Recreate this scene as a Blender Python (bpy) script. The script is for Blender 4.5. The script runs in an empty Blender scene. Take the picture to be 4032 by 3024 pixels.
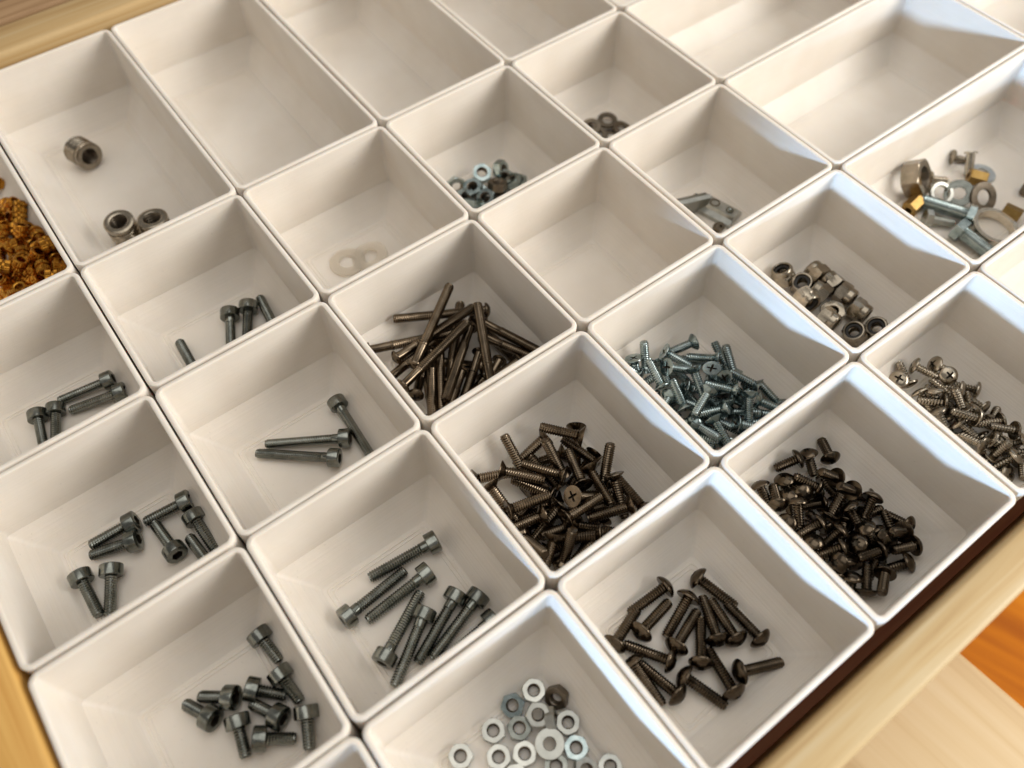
import bpy, bmesh, math, random
from mathutils import Vector, Quaternion, Matrix

MM = 0.001            # everything below is written in millimetres, built in metres
U = 60.0              # one grid step of the bins
FLOOR = -35.1         # inner floor of a bin; the rims lie at z = 0
C = bpy.context.scene.collection
R = math.radians
rnd = random.Random(5)

# ---------------------------------------------------------------- camera
CAM = Vector((8.596, -232.064, 211.961))
cx, cy = Vector((.79978845, -.60027589, -.00270096)), Vector((.50781843, .6741881, .53627498))
cz = cx.cross(cy).normalized()
cy = cz.cross(cx).normalized()
cam_d = bpy.data.cameras.new('camera')
cam = bpy.data.objects.new('camera', cam_d)
C.objects.link(cam)
M = Matrix((cx, cy, cz)).transposed().to_4x4()
M.translation = CAM * MM
cam.matrix_world = M
cam_d.sensor_width = 36
cam_d.lens = 29.07
cam_d.clip_start = .005
cam_d.clip_end = 50
cam_d.dof.use_dof = True
cam_d.dof.focus_distance = .268
cam_d.dof.aperture_fstop = 7.5
bpy.context.scene.camera = cam

# ---------------------------------------------------------------- light
sc = bpy.context.scene
sc.view_settings.view_transform = 'Standard'
sc.view_settings.look = 'None'
sc.view_settings.gamma = 1
sc.view_settings.exposure = 0
w = bpy.data.worlds.new('World')
sc.world = w
w.use_nodes = True
w.node_tree.nodes['Background'].inputs['Color'].default_value = (1, .94, .86, 1)
w.node_tree.nodes['Background'].inputs['Strength'].default_value = .285

def aim(o, target):
    o.rotation_euler = (Vector(target) - o.location).to_track_quat('-Z', 'Y').to_euler()

def area_light(name, loc, target, sx, sy, power, col):
    d = bpy.data.lights.new(name, 'AREA')
    d.shape = 'RECTANGLE'
    d.size, d.size_y, d.energy, d.color = sx, sy, power, col
    o = bpy.data.objects.new(name, d)
    C.objects.link(o)
    o.location = loc
    aim(o, target)
    return o
# broad room light from over the viewer's right shoulder, warm
area_light('room_light', (1.02, -.86, .60), (.14, -.08, 0), 1.0, .7, 23, (1, .955, .885))
# pale ceiling bounce above
area_light('ceiling_bounce', (.30, -.05, 1.7), (.12, -.1, 0), 1.6, 1.6, 11, (1, .965, .905))
# cool daylight from a far low window, grazing the rims from the lower left
d = bpy.data.lights.new('window_beam', 'SPOT')
d.energy, d.color, d.shadow_soft_size = 100, (.46, .69, 1), .032
d.spot_size, d.spot_blend = R(27), .05
beam = bpy.data.objects.new('window_beam', d)
C.objects.link(beam)
BD = Vector((1, .4, 0)).normalized()
edge = Vector((2.0 * U, -2.62 * U, 0))
L_ = 1250
pos = edge - BD * L_
pos.z = L_ * .134
beam.location = pos * MM
ax = Matrix.Rotation(R(-13.0), 3, 'Z') @ BD
tgt = pos + ax * L_
tgt.z = 0
aim(beam, tgt * MM)

# ---------------------------------------------------------------- materials
def mat(name, col, rough=.5, metal=0.0):
    m = bpy.data.materials.new(name)
    m.use_nodes = True
    b = m.node_tree.nodes['Principled BSDF']
    b.inputs['Base Color'].default_value = (*col, 1)
    b.inputs['Roughness'].default_value = rough
    b.inputs['Metallic'].default_value = metal
    return m, m.node_tree, b

def N(t, kind, **kw):
    n = t.nodes.new(kind)
    for k, v in kw.items():
        if k in n.inputs: n.inputs[k].default_value = v
        else: setattr(n, k, v)
    return n

def plastic():
    m, t, b = mat('printed_plastic', (.78, .70, .60), .48)
    tc = N(t, 'ShaderNodeTexCoord')
    mp = N(t, 'ShaderNodeMapping')
    mp.inputs['Scale'].default_value = (25, 25, 2600)
    t.links.new(tc.outputs['Object'], mp.inputs['Vector'])
    n1 = N(t, 'ShaderNodeTexNoise', Scale=1.0, Detail=3.0, Roughness=.6)
    t.links.new(mp.outputs['Vector'], n1.inputs['Vector'])
    n2 = N(t, 'ShaderNodeTexNoise', Scale=420.0, Detail=2.0)
    t.links.new(tc.outputs['Object'], n2.inputs['Vector'])
    mix = N(t, 'ShaderNodeMath', operation='MULTIPLY_ADD')
    mix.inputs[1].default_value = .35
    t.links.new(n2.outputs['Fac'], mix.inputs[0])
    t.links.new(n1.outputs['Fac'], mix.inputs[2])
    bp = N(t, 'ShaderNodeBump', Strength=.38, Distance=.0003)
    t.links.new(mix.outputs[0], bp.inputs['Height'])
    t.links.new(bp.outputs['Normal'], b.inputs['Normal'])
    # faint mottling of the filament colour
    n3 = N(t, 'ShaderNodeTexNoise', Scale=38.0, Detail=4.0)
    t.links.new(tc.outputs['Object'], n3.inputs['Vector'])
    cr = N(t, 'ShaderNodeValToRGB')
    cr.color_ramp.elements[0].color = (.755, .695, .62, 1)
    cr.color_ramp.elements[1].color = (.815, .765, .70, 1)
    cr.color_ramp.elements[0].position, cr.color_ramp.elements[1].position = .35, .65
    t.links.new(n3.outputs['Fac'], cr.inputs['Fac'])
    # thin layer streaks and a little settled dust
    st = N(t, 'ShaderNodeMapRange')
    st.inputs['From Min'].default_value, st.inputs['From Max'].default_value = .3, .7
    st.inputs['To Min'].default_value, st.inputs['To Max'].default_value = .955, 1.0
    t.links.new(n1.outputs['Fac'], st.inputs['Value'])
    n4 = N(t, 'ShaderNodeTexNoise', Scale=900.0, Detail=3.0, Roughness=.7)
    t.links.new(tc.outputs['Object'], n4.inputs['Vector'])
    du = N(t, 'ShaderNodeMapRange')
    du.inputs['From Min'].default_value, du.inputs['From Max'].default_value = .66, .76
    du.inputs['To Min'].default_value, du.inputs['To Max'].default_value = 1.0, .80
    t.links.new(n4.outputs['Fac'], du.inputs['Value'])
    m1 = N(t, 'ShaderNodeMath', operation='MULTIPLY')
    t.links.new(st.outputs['Result'], m1.inputs[0])
    t.links.new(du.outputs['Result'], m1.inputs[1])
    mc = N(t, 'ShaderNodeMix', data_type='RGBA', blend_type='MULTIPLY')
    mc.inputs['Factor'].default_value = 1
    t.links.new(cr.outputs['Color'], mc.inputs['A'])
    t.links.new(m1.outputs[0], mc.inputs['B'])
    t.links.new(mc.outputs['Result'], b.inputs['Base Color'])
    b.inputs['Subsurface Weight'].default_value = .5
    b.inputs['Subsurface Radius'].default_value = (1, .80, .58)
    b.inputs['Subsurface Scale'].default_value = .0014
    return m

def metal(name, c1, c2, r1, r2, scale=260.0, dirt=None):
    m, t, b = mat(name, c1, r1, 1.0)
    tc = N(t, 'ShaderNodeTexCoord')
    oi = N(t, 'ShaderNodeObjectInfo')
    ad = N(t, 'ShaderNodeVectorMath', operation='ADD')
    t.links.new(tc.outputs['Object'], ad.inputs[0])
    t.links.new(oi.outputs['Random'], ad.inputs[1])
    n = N(t, 'ShaderNodeTexNoise', Scale=scale, Detail=4.0, Roughness=.65)
    t.links.new(ad.outputs[0], n.inputs['Vector'])
    cr = N(t, 'ShaderNodeValToRGB')
    cr.color_ramp.elements[0].color = (*c1, 1)
    cr.color_ramp.elements[1].color = (*c2, 1)
    cr.color_ramp.elements[0].position, cr.color_ramp.elements[1].position = .3, .7
    t.links.new(n.outputs['Fac'], cr.inputs['Fac'])
    # each piece a little lighter or darker than the next
    hs = N(t, 'ShaderNodeHueSaturation')
    mr = N(t, 'ShaderNodeMapRange')
    mr.inputs['To Min'].default_value, mr.inputs['To Max'].default_value = .72, 1.15
    t.links.new(oi.outputs['Random'], mr.inputs['Value'])
    t.links.new(mr.outputs['Result'], hs.inputs['Value'])
    t.links.new(cr.outputs['Color'], hs.inputs['Color'])
    t.links.new(hs.outputs['Color'], b.inputs['Base Color'])
    rr = N(t, 'ShaderNodeMapRange')
    rr.inputs['To Min'].default_value, rr.inputs['To Max'].default_value = r1, r2
    t.links.new(n.outputs['Fac'], rr.inputs['Value'])
    t.links.new(rr.outputs['Result'], b.inputs['Roughness'])
    bp = N(t, 'ShaderNodeBump', Strength=.12, Distance=.0002)
    t.links.new(n.outputs['Fac'], bp.inputs['Height'])
    t.links.new(bp.outputs['Normal'], b.inputs['Normal'])
    return m

def wood(name, c1, c2, c3, axis, scale=1.0, rough=.45, ring=.55):
    # grain runs along the given object axis (0 = X, 1 = Y)
    m, t, b = mat(name, c1, rough)
    tc = N(t, 'ShaderNodeTexCoord')
    mp = N(t, 'ShaderNodeMapping')
    s = [300 * scale] * 3
    s[axis] = 9 * scale
    mp.inputs['Scale'].default_value = s
    t.links.new(tc.outputs['Object'], mp.inputs['Vector'])
    n = N(t, 'ShaderNodeTexNoise', Scale=1.0, Detail=5.0, Roughness=.55, Distortion=.6)
    t.links.new(mp.outputs['Vector'], n.inputs['Vector'])
    # broad soft bands: growth rings cut lengthwise, of uneven width
    m2 = N(t, 'ShaderNodeMapping')
    s2 = [14 * scale] * 3
    s2[axis] = .9 * scale
    m2.inputs['Scale'].default_value = s2
    m2.inputs['Location'].default_value = (3.1, 7.7, 1.3)
    t.links.new(tc.outputs['Object'], m2.inputs['Vector'])
    wv = N(t, 'ShaderNodeTexNoise', Scale=1.0, Detail=2.0, Roughness=.4, Distortion=1.6)
    t.links.new(m2.outputs['Vector'], wv.inputs['Vector'])
    mx = N(t, 'ShaderNodeMix', data_type='FLOAT')
    mx.inputs['Factor'].default_value = ring
    t.links.new(n.outputs['Fac'], mx.inputs['A'])
    t.links.new(wv.outputs['Fac'], mx.inputs['B'])
    cr = N(t, 'ShaderNodeValToRGB')
    cr.color_ramp.elements[0].color = (*c1, 1)
    cr.color_ramp.elements[1].color = (*c2, 1)
    cr.color_ramp.elements[0].position, cr.color_ramp.elements[1].position = .36, .50
    e = cr.color_ramp.elements.new(.64)
    e.color = (*c3, 1)
    t.links.new(mx.outputs['Result'], cr.inputs['Fac'])
    t.links.new(cr.outputs['Color'], b.inputs['Base Color'])
    b.inputs['Specular IOR Level'].default_value = .2 if rough > .7 else .4
    bp = N(t, 'ShaderNodeBump', Strength=.15, Distance=.0004)
    t.links.new(n.outputs['Fac'], bp.inputs['Height'])
    t.links.new(bp.outputs['Normal'], b.inputs['Normal'])
    return m

MAT = {
 'plastic': plastic(),
 'steel': metal('zinc_plated_steel', (.13, .142, .128), (.29, .30, .275), .14, .28),
 'dull': metal('dull_steel', (.13, .11, .085), (.24, .20, .155), .28, .48),
 'bronze': metal('browned_stainless', (.105, .08, .055), (.24, .187, .132), .15, .28),
 'dark': metal('dark_stainless', (.06, .046, .031), (.135, .105, .075), .15, .28),
 'zinc': metal('blue_zinc', (.19, .25, .255), (.46, .53, .53), .13, .28),
 'bright': metal('bright_zinc', (.36, .365, .335), (.54, .54, .50), .22, .4),
 'nickel': metal('worn_nickel', (.25, .215, .165), (.44, .385, .31), .17, .32),
 'brass': metal('brass', (.46, .19, .022), (.66, .33, .055), .16, .36, 400.0),
 'ringmetal': metal('pale_gold_nickel', (.62, .55, .44), (.80, .74, .64), .14, .26),
 'dull_brass': metal('dull_brass', (.26, .155, .045), (.38, .25, .09), .28, .45),
 'rail': wood('beech_cool_lit', (.38, .215, .075), (.53, .36, .165), (.58, .445, .255), 0, ring=.5),  # same beech as the left rail, cool window light put into its colour
 'rail_y': wood('golden_beech', (.50, .24, .045), (.66, .39, .11), (.74, .49, .18), 1, ring=.5),
 'board': wood('brown_oak', (.16, .085, .035), (.33, .20, .10), (.42, .27, .15), 0, .8, ring=.3),
 'plank': wood('pale_birch', (.42, .27, .115), (.54, .385, .195), (.59, .45, .255), 1, .6, ring=.65),
 'redwood': wood('drawer_bottom_wood', (.44, .115, .028), (.52, .165, .045), (.58, .21, .07), 0, ring=.4),
 'orange': wood('orange_floor_wood', (.34, .085, .002), (.54, .165, .004), (.66, .24, .010), 1, .6, .75, .6),
}
m, t, b = mat('bore_shade_black', (.012, .011, .010), .5)  # near black standing in for the shade inside the lock nut holes
MAT['bore_shade'] = m
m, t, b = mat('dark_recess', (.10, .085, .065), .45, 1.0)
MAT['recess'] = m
m, t, b = mat('clear_plastic', (.93, .885, .81), .45)
b.inputs['Transmission Weight'].default_value = .75
b.inputs['IOR'].default_value = 1.15
MAT['clear'] = m

# ---------------------------------------------------------------- mesh helpers
def ring(n, rf, z, ph=0.0, zf=None):
    out = []
    for i in range(n):
        a = 2 * math.pi * i / n + ph
        r = rf(a) if callable(rf) else rf
        out.append((r * math.cos(a), r * math.sin(a), zf(r) if zf else z))
    return out

def loft(bm, loops, cap0=False, cap1=False):
    """bridge equal-length closed loops (mm) one after another"""
    vs = [[bm.verts.new(Vector(p) * MM) for p in l] for l in loops]
    n = len(vs[0])
    for a, b_ in zip(vs, vs[1:]):
        for i in range(n):
            j = (i + 1) % n
            bm.faces.new((a[i], a[j], b_[j], b_[i]))
    if cap0: bm.faces.new(vs[0][::-1])
    if cap1: bm.faces.new(vs[-1])
    return vs

def finish(bm, name, material, angle=38, flip=False):
    bmesh.ops.recalc_face_normals(bm, faces=bm.faces[:])
    if flip: bmesh.ops.reverse_faces(bm, faces=bm.faces[:])
    me = bpy.data.meshes.new(name)
    bm.to_mesh(me)
    bm.free()
    me.materials.append(MAT[material] if isinstance(material, str) else material)
    me.polygons.foreach_set('use_smooth', [True] * len(me.polygons))
    me.set_sharp_from_angle(angle=R(angle))
    return me

def link(name, me, parent=None):
    o = bpy.data.objects.new(name, me)
    C.objects.link(o)
    if parent: o.parent = parent
    return o

def tag(o, label=None, cat=None, group=None, kind=None):
    if label: o['label'] = label
    if cat: o['category'] = cat
    if group: o['group'] = group
    if kind: o['kind'] = kind
    return o

def box(bm, x0, x1, y0, y1, z0, z1, bev=0.0):
    vs = [bm.verts.new((x * MM, y * MM, z * MM)) for z in (z0, z1) for x, y in ((x0, y0), (x1, y0), (x1, y1), (x0, y1))]
    fs = [(3, 2, 1, 0), (4, 5, 6, 7)] + [(i, (i + 1) % 4, (i + 1) % 4 + 4, i + 4) for i in range(4)]
    f = [bm.faces.new([vs[k] for k in q]) for q in fs]
    if bev:
        es = list({e for q in f for e in q.edges})
        bmesh.ops.bevel(bm, geom=es, offset=bev * MM, segments=3, affect='EDGES', profile=.5)

def hexr(af):
    return lambda a: (af / 2) / math.cos(((a + math.pi / 6) % (math.pi / 3)) - math.pi / 6)

def crossr(L, hw):
    def f(a):
        p = a % (math.pi / 2)
        p = min(p, math.pi / 2 - p)
        return min(L / math.cos(p), hw / max(math.sin(p), 1e-4))
    return f

def torxr(r0, d):
    return lambda a: r0 + d * math.cos(6 * a)

def thread_loops(z0, z1, r, pitch=.78, depth=.36, seg=12, per=4, tip=.35):
    """helical thread as stacked rings whose radius follows a sloping triangle wave"""
    loops = []
    n = max(2, int(abs(z1 - z0) / pitch * per))
    for k in range(n + 1):
        z = z0 + (z1 - z0) * k / n
        l = []
        fade = min(1, (n - k) / per) if tip else 1
        for i in range(seg):
            a = 2 * math.pi * i / seg
            ph = (k / per - i / seg) % 1.0
            tri = 1 - abs(2 * ph - 1)
            rr = r - depth * (1 - tri)
            rr -= (1 - fade) * tip
            l.append((rr * math.cos(a), rr * math.sin(a), z))
        loops.append(l)
    return loops

# ---------------------------------------------------------------- fasteners
def screw_meshes(kind):
    """-> list of (part name, mesh, sub-part name, sub-part mesh)"""
    n = 48
    fam, L, mt = SPEC[kind]
    r = {'pan12': 1.75, 'zcsk11': 1.65, 'tap8': 1.5, 'pan7': 1.7, 'long34': 1.85, 'csk14': 1.8}.get(kind, 1.68)
    hm = bmesh.new()
    rm = bmesh.new()
    if fam == 'cap':
        Hc = 3.5 if L < 22 and L != 16 else 3.25
        r = Hc * .535
        rec = hexr(3.1)
        loft(hm, [ring(n, 1.3, 0), ring(n, Hc - .2, 0), ring(n, Hc, .2), ring(n, Hc, 3.2), ring(n, Hc - .1, 3.5), ring(n, Hc - .5, 3.7), ring(n, lambda a: rec(a) + .12, 3.7), ring(n, rec, 3.58)])
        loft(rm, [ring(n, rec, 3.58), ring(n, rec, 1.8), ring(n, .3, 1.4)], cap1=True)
        neck = -.01
    elif fam == 'pan':
        rec = torxr(1.18, .24)
        H = 3.7 if kind == 'pan12' else 3.3
        dome = lambda q: .5 + H * .55 * (1 - (q / H) ** 2) ** .75
        rad = [H, H * .97, H * .91, H * .82, H * .71, 1.75]
        loft(hm, [ring(n, 1.3, 0), ring(n, H - .15, 0), ring(n, H, .2)] + [ring(n, q, dome(q)) for q in rad] + [ring(n, rec, 0, zf=dome)])
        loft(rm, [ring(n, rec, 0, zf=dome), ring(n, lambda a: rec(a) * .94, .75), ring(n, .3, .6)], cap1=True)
        neck = -.01
    elif fam == 'csk':
        rec = crossr(1.75, .34)
        H = 3.45 if kind == 'csk14' else 3.15
        loft(hm, [ring(n, 1.3, -1.95), ring(n, 1.5, -1.85), ring(n, H - .07, -.3), ring(n, H, -.18), ring(n, H - .06, 0), ring(n, 2.1, .03), ring(n, lambda a: rec(a) + .1, .03), ring(n, rec, -.05)])
        loft(rm, [ring(n, rec, -.05), ring(n, lambda a: rec(a) * .6, -1.2), ring(n, .1, -1.3)], cap1=True)
        neck = -1.96
    elif fam == 'tap':
        rec = crossr(1.5, .32)
        dome = lambda q: .45 + 1.2 * (1 - (q / 3.2) ** 2) ** .6
        loft(hm, [ring(n, 1.0, 0), ring(n, 3.05, 0), ring(n, 3.18, .15)] + [ring(n, q, dome(q)) for q in (3.14, 2.95, 2.5, 1.9)] + [ring(n, lambda a: rec(a) + .05, 0, zf=dome), ring(n, rec, 0, zf=lambda q: dome(q) - .08)])
        loft(rm, [ring(n, rec, 0, zf=lambda q: dome(q) - .08), ring(n, lambda a: rec(a) * .6, .1), ring(n, .1, 0)], cap1=True)
        neck = -.01
    else:  # long machine screw with raised head
        rec = crossr(1.45, .34)
        dome = lambda q: .5 + 1.5 * (1 - (q / 2.8) ** 2) ** .7
        loft(hm, [ring(n, 1.2, 0), ring(n, 2.5, 0), ring(n, 2.78, .2)] + [ring(n, q, dome(q)) for q in (2.74, 2.55, 2.2, 1.75)] + [ring(n, lambda a: rec(a) + .05, 0, zf=dome), ring(n, rec, 0, zf=lambda q: dome(q) - .08)])
        loft(rm, [ring(n, rec, 0, zf=lambda q: dome(q) - .08), ring(n, lambda a: rec(a) * .6, .2), ring(n, .1, .1)], cap1=True)
        neck = -8.0
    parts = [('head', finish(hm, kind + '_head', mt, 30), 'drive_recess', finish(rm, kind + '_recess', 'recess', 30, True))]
    sm = bmesh.new()
    if fam == 'tap':
        lp = thread_loops(neck, -L, r, .95, .42, 12, 5, .5)
    else:
        lp = thread_loops(neck, -L, r)
    if fam == 'cap' and L > 18:
        lp = [ring(12, r * .97, -.01), ring(12, r * .97, -2.2)] + thread_loops(-2.3, -L, r)
    loft(sm, lp, True, True)
    parts.append(('threaded_shank', finish(sm, kind + '_shank', mt, 60), None, None))
    if fam == 'long':
        pm = bmesh.new()
        loft(pm, [ring(16, 1.8, -.01), ring(16, 1.6, -.4), ring(16, 1.6, -7.3), ring(16, 1.8, -7.6), ring(16, 1.8, -7.99)], True, True)
        parts.append(('plain_shank', finish(pm, kind + '_neck', mt, 30), None, None))
    return parts

SPEC = {'sock20': ('cap', 20, 'steel'), 'sock25': ('cap', 25, 'steel'), 'sock16': ('cap', 16, 'steel'), 'sock12': ('cap', 12, 'steel'), 'sock8': ('cap', 8, 'steel'),
        'pan12': ('pan', 13.2, 'dark'), 'pan7': ('pan', 7.4, 'dark'), 'csk14': ('csk', 14.5, 'bronze'), 'zcsk11': ('csk', 11, 'zinc'), 'tap8': ('tap', 8, 'nickel'), 'long34': ('long', 33, 'bronze')}
NAME = {'cap': 'cap_screw', 'pan': 'pan_head_screw', 'csk': 'countersunk_screw', 'tap': 'self_tapping_screw', 'long': 'machine_screw'}

def make_screw(kind):
    root = bpy.data.objects.new(NAME[SPEC[kind][0]], None)
    root.empty_display_size = .003
    C.objects.link(root)
    for pn, me, sn, sme in screw_meshes(kind):
        p = link(pn, me, root)
        if sn: link(sn, sme, p)
    return root

def nut_mesh(kind, af, h, bore, mt):
    n = 36
    hx = hexr(af)
    ch = lambda a: min(hx(a), af / 2 * 1.05)
    zt = lambda q: h / 2 - max(0, q - af / 2 * 1.05) * .6
    bm = bmesh.new()
    up = [ring(n, bore + .25, h / 2), ring(n, ch, h / 2), ring(n, hx, 0, zf=zt)]
    dn = [ring(n, hx, 0, zf=lambda q: -zt(q)), ring(n, ch, -h / 2), ring(n, bore + .25, -h / 2)]
    th = [[(x, y, z) for x, y, z in l] for l in thread_loops(-h / 2 + .25, h / 2 - .25, bore + .1, .62, .2, n, 4, 0)]
    lp = up + dn + th
    lp.append(up[0])
    vs = [[bm.verts.new(Vector(p) * MM) for p in l] for l in lp[:-1]]
    vs.append(vs[0])
    for k, (a, b_) in enumerate(zip(vs, vs[1:])):
        for i in range(n):
            j = (i + 1) % n
            bm.faces.new((a[i], a[j], b_[j], b_[i])).material_index = int(k >= 5)
    me = finish(bm, kind, mt, 25)
    me.materials.append(MAT['dull'])  # darker metal on the bore faces: shading of the hole put into colour
    return me

def ring_mesh(kind, ro, ri, h, mt, bev=.12, cutgap=0.0, n=40, twist=0.0):
    """washer / ring; a split one when cutgap (radians) is set"""
    bm = bmesh.new()
    prof = [(ro - bev, h / 2), (ro, h / 2 - bev), (ro, -h / 2 + bev), (ro - bev, -h / 2), (ri + bev, -h / 2), (ri, -h / 2 + bev), (ri, h / 2 - bev), (ri + bev, h / 2)]
    m_ = n if not cutgap else n + 1
    cols = []
    for i in range(m_):
        a = cutgap / 2 + (2 * math.pi - cutgap) * i / n
        cols.append([bm.verts.new(Vector((r_ * math.cos(a), r_ * math.sin(a), z + twist * (i / n - .5))) * MM) for r_, z in prof])
    for i in range(m_ if not cutgap else m_ - 1):
        a, b_ = cols[i], cols[(i + 1) % m_]
        for k in range(8):
            bm.faces.new((a[k], a[(k + 1) % 8], b_[(k + 1) % 8], b_[k]))
    if cutgap:
        bm.faces.new(cols[0])
        bm.faces.new(cols[-1][::-1])
    return finish(bm, kind, mt, 30)

def locknut_parts():
    n = 36
    hx = hexr(8.0)
    ch = lambda a: min(hx(a), 3.95)
    bm = bmesh.new()
    loft(bm, [ring(n, 2.2, -4), ring(n, ch, -4), ring(n, hx, 0, zf=lambda q: -4 + max(0, q - 4) * .55), ring(n, hx, 0, zf=lambda q: -max(0, q - 4) * .9 - .1), ring(n, 3.95, .1),
              ring(n, 3.95, 1.7), ring(n, 3.8, 2.2), ring(n, 3.5, 2.55), ring(n, 3.1, 2.6), ring(n, 2.9, 2.4), ring(n, 2.9, .3), ring(n, 2.05, .2)]
         + thread_loops(.1, -3.7, 2.1, .7, .22, n, 4, 0) + [ring(n, 2.2, -3.99)])
    body = finish(bm, 'lock_nut_body', 'nickel', 28)
    ny = ring_mesh('bore_shade_ring', 2.88, 1.9, 1.1, 'bore_shade', .2)  # added ring that blackens the hole, shade put in as a part
    return body, ny

def brass_mesh():
    n = 40
    kn = lambda r0: (lambda a: r0 + (.16 if int(a / (2 * math.pi) * n + .5) % 2 else -.06))
    bm = bmesh.new()
    loft(bm, [ring(n, 1.5, -1), ring(n, 1.5, 2.4), ring(n, 1.7, 2.5), ring(n, 2.25, 2.5), ring(n, kn(2.45), 2.2), ring(n, kn(2.45), .5), ring(n, 2.05, .35), ring(n, 2.05, -.35),
              ring(n, kn(2.45), -.5), ring(n, kn(2.45), -1.6), ring(n, 2.1, -1.8), ring(n, 2.1, -2.4), ring(n, 1.5, -2.5), ring(n, 1.5, -1)])
    return finish(bm, 'threaded_insert', 'brass', 35)

def wood_insert_parts():
    """chunky threaded insert: outer thread, slotted rim, inner thread"""
    n = 30
    bm = bmesh.new()
    loft(bm, [ring(n, 3.4, 4.8), ring(n, 3.8, 5), ring(n, 5.2, 5), ring(n, 5.8, 4.7), ring(n, 5.8, 3.4), ring(n, 4.5, 3.1), ring(n, 4.5, 2.2)] + thread_loops(2.0, -4.4, 5.9, 2.2, 1.3, n, 10, 0) + [ring(n, 4.6, -5), ring(n, 3.6, -5)])
    body = finish(bm, 'insert_body', 'nickel', 40)
    im = bmesh.new()
    loft(im, thread_loops(4.8, -4.99, 3.55, 1.25, .5, n, 5, 0))
    bore = finish(im, 'insert_bore', 'dull', 60, True)
    return body, bore

def hex_bolt_parts(kind, L, r, af, hh, mt, pitch=.8):
    n = 36
    hx = hexr(af)
    bm = bmesh.new()
    loft(bm, [ring(n, hx, 0), ring(n, hx, 0, zf=lambda q: hh - max(0, q - af / 2) * .5), ring(n, lambda a: min(hx(a), af / 2 * .96), hh)], True, True)
    sm = bmesh.new()
    loft(sm, thread_loops(-.01, -L, r, pitch, .3, 16, 4, .5), True, True)
    return finish(bm, kind + '_head', mt, 25), finish(sm, kind + '_shank', mt, 60)

def copy_tree(o, parent=None):
    c = o.copy()
    C.objects.link(c)
    if parent: c.parent = parent
    for ch in list(o.children): copy_tree(ch, c)
    return c

def put(o, loc, q):
    o.rotation_mode = 'QUATERNION'
    o.rotation_quaternion = q
    o.location = Vector(loc) * MM

def axis_quat(d, spin=0.0):
    return Vector((0, 0, 1)).rotation_difference(Vector(d).normalized()) @ Quaternion((0, 0, 1), spin)

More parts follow.
